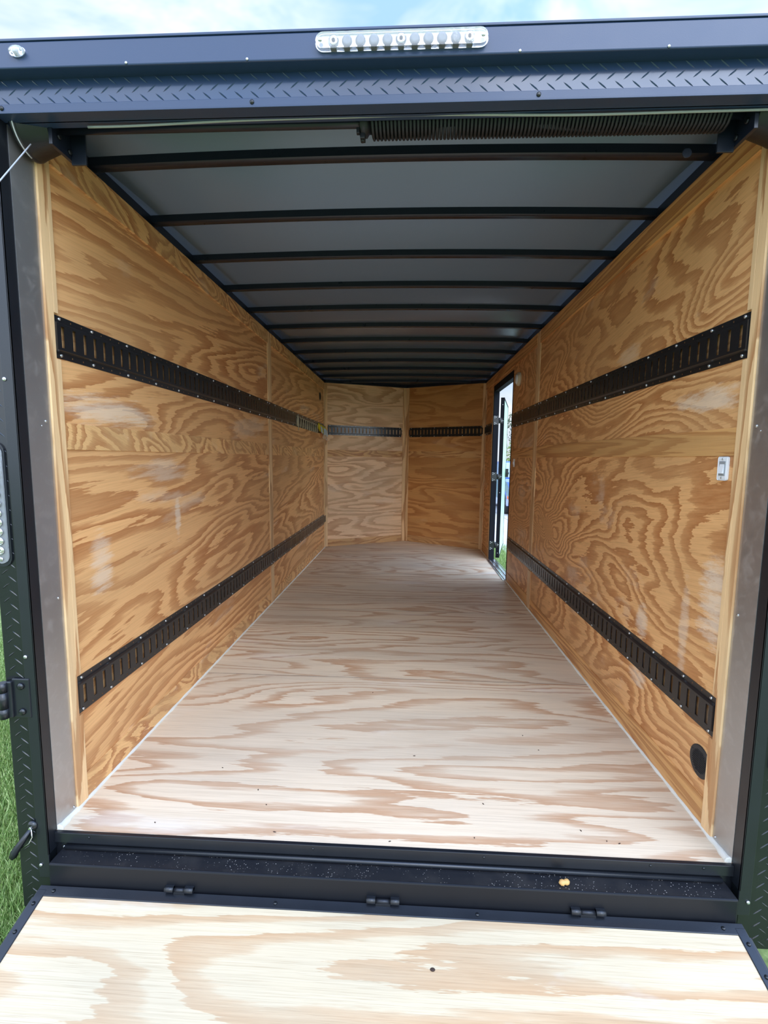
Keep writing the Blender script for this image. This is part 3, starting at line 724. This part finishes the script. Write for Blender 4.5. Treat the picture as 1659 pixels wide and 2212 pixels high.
MB().lathe([(0.058, 0.0), (0.058, -0.016), (0.052, -0.026), (0.03, -0.030)], (0, 0, 0), 1, 32).build('housing', 'cream_plastic', dd, local=True)
MB().lathe([(0.044, -0.027), (0.036, -0.036), (0.012, -0.039)], (0, 0, 0), 1, 32).build('diffuser', 'white_plastic', dd, local=True)

def disc_with_slots(parent):
    R = 0.052; mb = MB(); th = 0.004
    # closed face; near-black strips stand in for the shade inside the slots
    seg = 48; mb.lathe([(R, 0.0), (R, -th * 0.7), (R - 0.002, -th)], (0, 0, 0), 1, seg)
    mb.build('grille', 'black_plastic', parent, local=True)
    sl_ = MB()
    for k in range(11):
        z = -0.030 + 0.006 * k; half = math.sqrt(max(0, 0.034 ** 2 - z * z))
        if half < 0.008: half = 0.008
        for s in (-1, 1): sl_.box(s * 0.002, s * half, -th - 0.0004, -th + 0.001, z - 0.0015, z + 0.0015)
    o = sl_.build('slot', 'dark_hole', parent, local=True)
    rb_ = MB()
    for k in range(12):
        z = -0.033 + 0.006 * k; half = math.sqrt(max(0, 0.037 ** 2 - z * z)); rb_.box(-half, half, -th - 0.002, -th - 0.0002, z - 0.0011, z + 0.0011, 0.0004)
    rb_.build('louver', 'black_plastic', parent, local=True)
    for a in (0.7, 2.6, 4.5):
        c = bscrew_me.copy(); COL.objects.link(c); c.parent = parent; c.location = (0.044 * math.cos(a), -th, 0.044 * math.sin(a)); c.scale = (0.4,) * 3
vt = wall_right_thing('floor_vent', 'round black louvered vent low on the right wall under the rail', 'vent', 0.180, 0.198); disc_with_slots(vt)
vt2 = thing('side_vent', 'small dark round vent hole high on the left wall by the nose corner', 'vent', (-w_, 4.53, 1.896), PI / 2)
MB().lathe([(0.048, 0.0), (0.048, -0.004), (0.040, -0.005)], (0, 0, 0), 1, 28).build('flange', 'black_plastic', vt2, local=True)
MB().lathe([(0.038, -0.004), (0.036, -0.0056)], (0, 0, 0), 1, 28).build('opening', 'dark_hole', vt2, local=True)

# cord looped through the far left track, yellow straps with pale tags beside it
cy0, cy1 = 3.33, 4.28; zt = E2B + 0.102; pts = []
n = 9
for i in range(n * 14 + 1):
    q = i / 14; k = q % 1.0; y = cy0 + (cy1 - cy0) * q / n
    pts.append((-w_ + 0.022 + 0.004 * math.sin(2 * PI * k), y + 0.030 * math.sin(2 * PI * k * 1.0 + 0.4), zt - 0.055 + 0.048 * math.cos(2 * PI * k) - 0.012 * q / n))
cd_ = thing('looped_cord', 'long grey cord looped in and out of the upper left rail', 'cord', (-w_, 3.3, E2B))
MB().tube(pts, 0.0042, 6).build('rope', 'grey_cord', cd_)
mb = MB(); mb.tube([(-w_ + 0.018, 3.26 + 0.01 * math.sin(i), zt - 0.012 * i) for i in range(9)], 0.011, 8); mb.tube([(-w_ + 0.02, 3.30, zt - 0.02 - 0.013 * i) for i in range(10)], 0.004, 6); mb.build('knot', 'grey_cord', cd_)
ST = [(4.36, 'yellow strap bundle on the upper left rail, next to the looped cord'), (4.54, 'yellow strap bundle on the upper left rail, middle one with two pale tags'), (4.72, 'yellow strap bundle at the corner end of the upper left rail')]
for i, (y, lab) in enumerate(ST):
    t_ = thing('strap_bundle', lab, 'strap', (-w_, y, E2B + 0.03), 0, 'yellow strap bundles on the upper left rail')
    mb = MB(); zz = E2B + 0.085 - 0.01 * i
    for k in range(4):
        pp = [(-w_ + 0.018 + 0.008 * k * 0.8, y + 0.05 * math.cos(a) , zz - 0.02 * k * 0.4 + 0.036 * math.sin(a) - 0.012) for a in [2 * PI * q / 14 for q in range(14)]]
        mb.tube(pp, 0.0065, 6, closed=True)
    mb.build('webbing', 'yellow_web', t_)
    for j in range(2 if i == 1 else 1):
        yy = y + 0.02 + 0.06 * j; mb = MB(); k = mb.verts([(-w_ + 0.045, yy - 0.045, zz - 0.01), (-w_ + 0.047, yy + 0.045, zz - 0.02), (-w_ + 0.055, yy + 0.035, zz - 0.095), (-w_ + 0.050, yy - 0.030, zz - 0.085),
            (-w_ + 0.043, yy - 0.045, zz - 0.01), (-w_ + 0.045, yy + 0.045, zz - 0.02), (-w_ + 0.053, yy + 0.035, zz - 0.095), (-w_ + 0.048, yy - 0.030, zz - 0.085)])
        for q in ((0, 1, 2, 3), (4, 5, 6, 7), (0, 1, 5, 4), (1, 2, 6, 5), (2, 3, 7, 6), (3, 0, 4, 7)): mb.face([k + a for a in q])
        mb.build('tag', 'pale_tag', t_)
    mb = MB(); mb.tube([(-w_ + 0.05, y - 0.02 + 0.05 * math.sin(a) , zz - 0.085 - 0.028 * (1 - math.cos(a))) for a in [q * 2 * PI / 12 for q in range(12)]], 0.003, 6, closed=True); mb.build('loop', 'white_cord' if i else 'orange_web', t_)

# ---------------------------------------------------------------- side door
dr = struct(MB().build('door_1', 'black_paint')) if False else None
DW = 1.071
mb = MB()
mb.box(w_ - 0.004, DW, DY1 - 0.014, DY1 + 0.022, 0.0, DZ + 0.0, 0.0015)          # far jamb
mb.box(w_ - 0.004, DW, DY0 - 0.004, DY0 + 0.010, 0.0, DZ, 0.0015)                # near jamb
mb.box(w_ - 0.004, DW, DY0 - 0.004, DY1 + 0.022, DZ - 0.03, DZ + 0.035, 0.0015)  # head
door = struct(mb.build('door_1', 'jamb_paint'))
mb = MB(); mb.box(w_ - 0.03, DW + 0.01, DY0 + 0.01, DY1 - 0.014, -0.006, 0.006, 0.001)
for xx in (w_ - 0.01, w_ + 0.03, w_ + 0.07): mb.box(xx, xx + 0.006, DY0 + 0.01, DY1 - 0.014, 0.006, 0.012, 0.0008)
mb.build('threshold', 'aluminium', door)
hx, hy = 1.102, 4.29; dv = Vector((0.238, 0.971, 0)).normalized(); nv = Vector((dv.y, -dv.x, 0)); LL = 0.96; TH = 0.038
def leaf(mb, s0, s1, d0, d1, z0, z1):
    p = [Vector((hx, hy, 0)) + dv * s + nv * d for s, d in ((s0, d0), (s1, d0), (s1, d1), (s0, d1))]
    n = mb.verts([(q.x, q.y, z) for z in (z0, z1) for q in p])
    for q in ((0, 1, 2, 3), (4, 5, 6, 7), (0, 1, 5, 4), (1, 2, 6, 5), (2, 3, 7, 6), (3, 0, 4, 7)): mb.face([n + i for i in q])
DB, DT = 0.015, 1.86
mb = MB(); leaf(mb, 0.03, LL, 0.0, TH - 0.003, DB + 0.02, DT - 0.02); lf = mb.build('door_leaf', 'door_skin_green_cast', door)
mb = MB(); leaf(mb, 0.0, 0.03, -0.004, TH, DB, DT); leaf(mb, LL, LL + 0.012, -0.003, TH, DB, DT)
leaf(mb, 0, LL, -0.003, TH - 0.001, DB, DB + 0.02); leaf(mb, 0, LL, -0.003, TH - 0.001, DT - 0.02, DT); mb.build('leaf_frame', 'jamb_paint', lf)
for zz in (1.60, 0.965, 0.17):
    mb = MB(); mb.box(DW - 0.062, DW - 0.004, DY1 - 0.018, DY1 - 0.013, zz - 0.05, zz + 0.05, 0.001); mb.tube([(DW + 0.012, DY1 - 0.01, zz - 0.03), (DW + 0.012, DY1 - 0.01, zz + 0.03)], 0.008, 10)
    leaf(mb, -0.004, 0.0, -0.02, 0.030, zz - 0.03, zz + 0.03); mb.box(DW, DW + 0.03, DY1 - 0.012, DY1 + 0.03, zz - 0.028, zz + 0.028, 0.001)
    hg = mb.build('hinge', 'black_plate', door)
    for dz in (-0.035, 0.035):
        for k in range(3):
            a = k * 2 * PI / 3
            c = screw_me.copy(); COL.objects.link(c); c.parent = hg; c.location = (DW - 0.042 + 0.010 * math.cos(a), DY1 - 0.0185, zz + dz + 0.010 * math.sin(a)); c.scale = (0.9,) * 3
    for k in range(3):
        a = k * 2 * PI / 3; q = Vector((hx, hy, zz)) + nv * (0.018 + 0.008 * math.cos(a)) - dv * 0.0045
        c = screw_me.copy(); COL.objects.link(c); c.parent = hg; c.location = (q.x, q.y, zz + 0.008 * math.sin(a)); c.scale = (0.8,) * 3
for zz in (1.78, 0.78, 0.07):
    q = Vector((hx, hy, zz)) + nv * 0.018 - dv * 0.001
    screw(door, q, s=0.8)
mb = MB(); leaf(mb, LL - 0.10, LL - 0.02, TH, TH + 0.035, 0.93, 1.04); leaf(mb, LL - 0.20, LL - 0.06, TH + 0.03, TH + 0.045, 0.97, 0.995); mb.build('handle', 'black_plastic', lf)

# ---------------------------------------------------------------- outside: car, trees, pole
def make_car(loc, rz, label):
    c_ = thing('car', label, 'car', loc, rz)
    # local: x along the car, front at +x; y width; z up
    side = [(-2.25, 0.35), (-2.28, 0.95), (-2.15, 1.05), (-1.9, 1.62), (-1.6, 1.70), (0.15, 1.70), (0.85, 1.14), (1.75, 1.05), (2.15, 0.92), (2.25, 0.70), (2.22, 0.32), (1.85, 0.28)]
    def arch(cx): return [(cx + 0.40 * math.cos(a), 0.33 + 0.40 * math.sin(a)) for a in [PI * i / 10 for i in range(11)]]
    poly = side[:-1] + [(1.90, 0.28)] + arch(1.42) + [(0.95, 0.25), (-0.95, 0.25)] + arch(-1.42) + [(-1.9, 0.28)]
    mb = MB(); k = len(poly); hw = 0.90
    ring = []
    for y, sc in ((-hw, 0.985), (-hw + 0.05, 1.0), (hw - 0.05, 1.0), (hw, 0.985)):
        vs = []
        for (x, z) in poly:
            yy = y * (1 - 0.16 * max(0, (z - 1.0)) / 0.7); vs.append((x * sc, yy, 0.9 + (z - 0.9) * sc))
        ring.append(mb.verts(vs))
    mb.face([ring[0] + i for i in range(k)]); mb.face([ring[-1] + i for i in range(k)])
    for a, b in zip(ring, ring[1:]):
        for i in range(k): j = (i + 1) % k; mb.face((a + i, a + j, b + j, b + i))
    mb.build('body', 'car_blue', c_, local=True)
    mb = MB()
    for s in (-1, 1):
        q = lambda x, z: (x, s * (0.903 * (1 - 0.16 * max(0, (z - 1.0)) / 0.7) + 0.004), z)
        for pl in ([(-1.82, 1.12), (-1.62, 1.58), (-0.75, 1.60), (-0.75, 1.12)], [(-0.68, 1.12), (-0.68, 1.60), (0.10, 1.60), (0.72, 1.14)]):
            n = mb.verts([q(*e) for e in pl]); mb.face((n, n + 1, n + 2, n + 3))
    n = mb.verts([(0.22, -0.70, 1.655), (0.22, 0.70, 1.655), (0.84, 0.80, 1.165), (0.84, -0.80, 1.165)]); mb.face((n, n + 1, n + 2, n + 3))
    mb.build('window', 'car_glass', c_, local=True)
    for sx in (-1.42, 1.42):
        for s in (-1, 1):
            mb = MB(); mb.lathe([(0.22, s * 0.90), (0.30, s * 0.905), (0.34, s * 0.88), (0.34, s * 0.70), (0.28, s * 0.68)], (sx, 0, 0.34), 1, 28); wh = mb.build('wheel', 'tyre', c_, local=True)
            mb = MB(); mb.lathe([(0.21, s * 0.90), (0.19, s * 0.912), (0.06, s * 0.905)], (sx, 0, 0.34), 1, 20); mb.build('hubcap', 'aluminium', wh, local=True)
    for s in (-1, 1):
        mb = MB(); mb.box(2.10, 2.24, s * 0.84, s * 0.50, 0.72, 0.86, 0.02); mb.build('headlight', 'chrome', c_, local=True)
        mb = MB(); mb.box(1.93, 2.12, s * 0.87, s * 0.906, 0.52, 0.62, 0.008); mb.build('side_marker', 'orange_lens', c_, local=True)
        mb = MB(); mb.box(0.55, 0.72, s * 0.90, s * 1.10, 1.10, 1.24, 0.02); mb.build('mirror', 'black_plastic', c_, local=True)
    mb = MB(); mb.box(2.12, 2.27, -0.84, 0.84, 0.30, 0.50, 0.03); mb.box(2.2, 2.262, -0.48, 0.48, 0.60, 0.82, 0.01); mb.build('bumper', 'black_plastic', c_, local=True)
    return c_
make_car((4.10, 15.95, GZ + 0.02), -PI / 2, 'blue car parked on the pale driveway, seen through the side door')

def make_tree(loc, H, R, mat, label, n=2600, cz=0.62, seed=1):
    rnd = random.Random(seed); t_ = thing('tree', label, 'tree', loc)
    mb = MB(); mb.tube([(0, 0, 0), (0.05, 0.02, H * 0.25), (-0.03, 0.04, H * 0.5), (0.02, 0, H * 0.8)], [0.14, 0.11, 0.08, 0.03], 10)
    for k in range(9):
        a = rnd.uniform(0, 2 * PI); z0 = H * rnd.uniform(0.25, 0.6); e = Vector((math.cos(a) * R * 0.7, math.sin(a) * R * 0.7, z0 + H * 0.2)); mb.tube([(0, 0, z0), tuple(e * 0.5 + Vector((0, 0, z0 * 0.5))), tuple(e)], [0.05, 0.035, 0.012], 6)
    mb.build('trunk', 'bark', t_, local=True)
    lm = MB(); blobs = [(rnd.uniform(-R, R) * 0.7, rnd.uniform(-R, R) * 0.7, H * rnd.uniform(0.32, 0.92), R * rnd.uniform(0.3, 0.5)) for _ in range(16)]
    for _ in range(n):
        bx, by, bz, br_ = rnd.choice(blobs); d = Vector((rnd.gauss(0, 1), rnd.gauss(0, 1), rnd.gauss(0, 1))).normalized() * br_ * rnd.uniform(0.55, 1.05); c = Vector((bx, by, bz)) + d
        u = Vector((rnd.gauss(0, 1), rnd.gauss(0, 1), rnd.gauss(0, 1))).normalized(); v = u.orthogonal().normalized(); s = rnd.uniform(0.05, 0.11)
        lm.quad(c - u * s, c - v * s * 0.5, c + u * s, c + v * s * 0.5)
    lm.build('foliage', mat, t_, local=True); return t_
make_tree((9.3, 38.0, GZ), 5.3, 1.9, 'leaf_dark', 'dark leafy tree against the sky beyond the car, in the door gap', 5200, seed=3)
make_tree((8.6, 33.0, GZ), 3.1, 1.6, 'leaf_light', 'lower yellow green bush tree directly behind the blue car', 4200, seed=5)
pp_ = thing('utility_pole', 'thin utility pole rising above the trees in the side door gap', 'pole', (10.35, 45.0, GZ))
MB().tube([(0, 0, 0), (0, 0, 8.6)], [0.09, 0.05], 10).build('mast', 'pole_wood', pp_, local=True)
mb = MB(); mb.box(-0.5, 0.5, -0.05, 0.05, 6.9, 7.02); mb.box(-0.4, 0.4, -0.05, 0.05, 5.4, 5.5); mb.build('cross_arm', 'pole_wood', pp_, local=True)

# grass blades where the lawn comes close enough to show them
def blades(name, label, zones, n, seed):
    rnd = random.Random(seed); mb = MB()
    for _ in range(n):
        (xa, ya), (xb, yb), wd = rnd.choice(zones); q = rnd.random(); x = xa + (xb - xa) * q + rnd.uniform(-wd, wd); y = ya + (yb - ya) * q + rnd.uniform(-wd, wd)
        if -1.16 < x < 1.16 and y > -0.05: continue
        a = rnd.uniform(0, 2 * PI); h = rnd.uniform(0.03, 0.10); w2 = rnd.uniform(0.0012, 0.0028); ln = rnd.uniform(0.01, 0.05); b = rnd.uniform(0, 2 * PI)
        px, py = math.cos(a) * w2, math.sin(a) * w2; lx, ly = math.cos(b) * ln, math.sin(b) * ln
        k = mb.verts([(x - px, y - py, GZ), (x + px, y + py, GZ), (x + px * 0.8 + lx * 0.4, y + py * 0.8 + ly * 0.4, GZ + h * 0.6), (x - px * 0.8 + lx * 0.4, y - py * 0.8 + ly * 0.4, GZ + h * 0.6), (x + lx, y + ly, GZ + h)])
        mb.face((k, k + 1, k + 2, k + 3)); mb.face((k + 3, k + 2, k + 4))
    o = mb.build(name, 'grass_blade'); tag(o, label, 'grass', kind='stuff'); return o
blades('grass', 'short green lawn grass along the left side of the trailer', [((-1.35, 0.0), (-2.4, 1.4), 0.35), ((-1.35, -0.2), (-1.7, 0.6), 0.3), ((-2.2, 1.1), (-3.9, 3.0), 0.35)], 36000, 4)
blades('grass', 'strip of green grass outside below the side door sill', [((1.5, 5.4), (1.75, 8.5), 0.35)], 9000, 9)

# ---------------------------------------------------------------- crumbs
rnd = random.Random(12)
def on_floor(name, mat, label, cat, x, y, L, Wd, H, rz, group=None, z=0.0):
    mb = MB(); mb.lathe([(Wd * 0.5, 0.0), (Wd * 0.55, H * 0.5), (Wd * 0.3, H)], (0, 0, 0), 2, 8, L / Wd, 1.0)
    o = mb.build(name, mat); o.location = (x, y, z + 0.0004); o.rotation_euler = (0, 0, rz); tag(o, label, cat, group); return o
chips = [(0.62, 0.10, 'tiny dark chip set back from the right end of the sill'), (0.72, 0.055, 'tiny dark chip on the floor nearest the right end of the sill'),
    (0.685, 0.062, 'tiny dark chip just left of the one nearest the right sill end'), (-0.73, 0.05, 'tiny dark chip on the floor nearest the left end of the sill'),
    (-0.45, 0.22, 'tiny dark chip on the floor, front left, further in than its neighbour'), (0.33, 0.20, 'tiny dark chip on the floor right of the centre line, a hand behind the sill'),
    (0.28, 0.05, 'tiny dark chip against the sill, right of its middle'), (-0.62, 0.33, 'tiny dark chip on the left side of the floor, furthest in on that side'),
    (0.60, 0.52, 'tiny dark chip on the right side of the floor, the nearer of two'), (0.56, 0.62, 'tiny dark chip on the right side of the floor, the farther of two'),
    (-0.10, 0.95, 'tiny dark chip furthest from the sill, just before the first floor joint'), (0.10, 0.45, 'tiny dark chip near the middle of the front floor sheet'),
    (-0.40, 0.15, 'tiny dark chip on the floor, front left, closer to the sill than its neighbour'), (0.02, 0.02, 'tiny dark chip touching the sill at its middle'), (-0.34, 0.035, 'tiny dark chip close to the sill, left of its middle')]
for x, y, lab in chips:
    on_floor('bark_chip', 'chip_brown', lab, 'chip', x, y, rnd.uniform(0.005, 0.010), 0.003, 0.002, rnd.uniform(0, PI), 'tiny dark chips on the plywood floor')
pn = MB(); pn.lathe([(0.002, -0.016), (0.0075, -0.011), (0.0085, -0.006), (0.0062, 0.0), (0.0085, 0.006), (0.007, 0.012), (0.002, 0.016)], (0, 0, 0), 0, 14)
o = pn.build('peanut', 'nut_tan'); o.location = (0.525, -0.045, -0.044); o.rotation_euler = (0, 0, 0.2); tag(o, 'tan peanut-shaped crumb lying on the black ledge below the sill', 'peanut')

# the two master screws are used up as real screws on the header ends
for m_, x in ((screw_me, -1.06), (bscrew_me, 0.98)):
    m_.parent = hd; m_.location = Vector((x, FY - 0.0037, 2.041)) - wloc(hd)
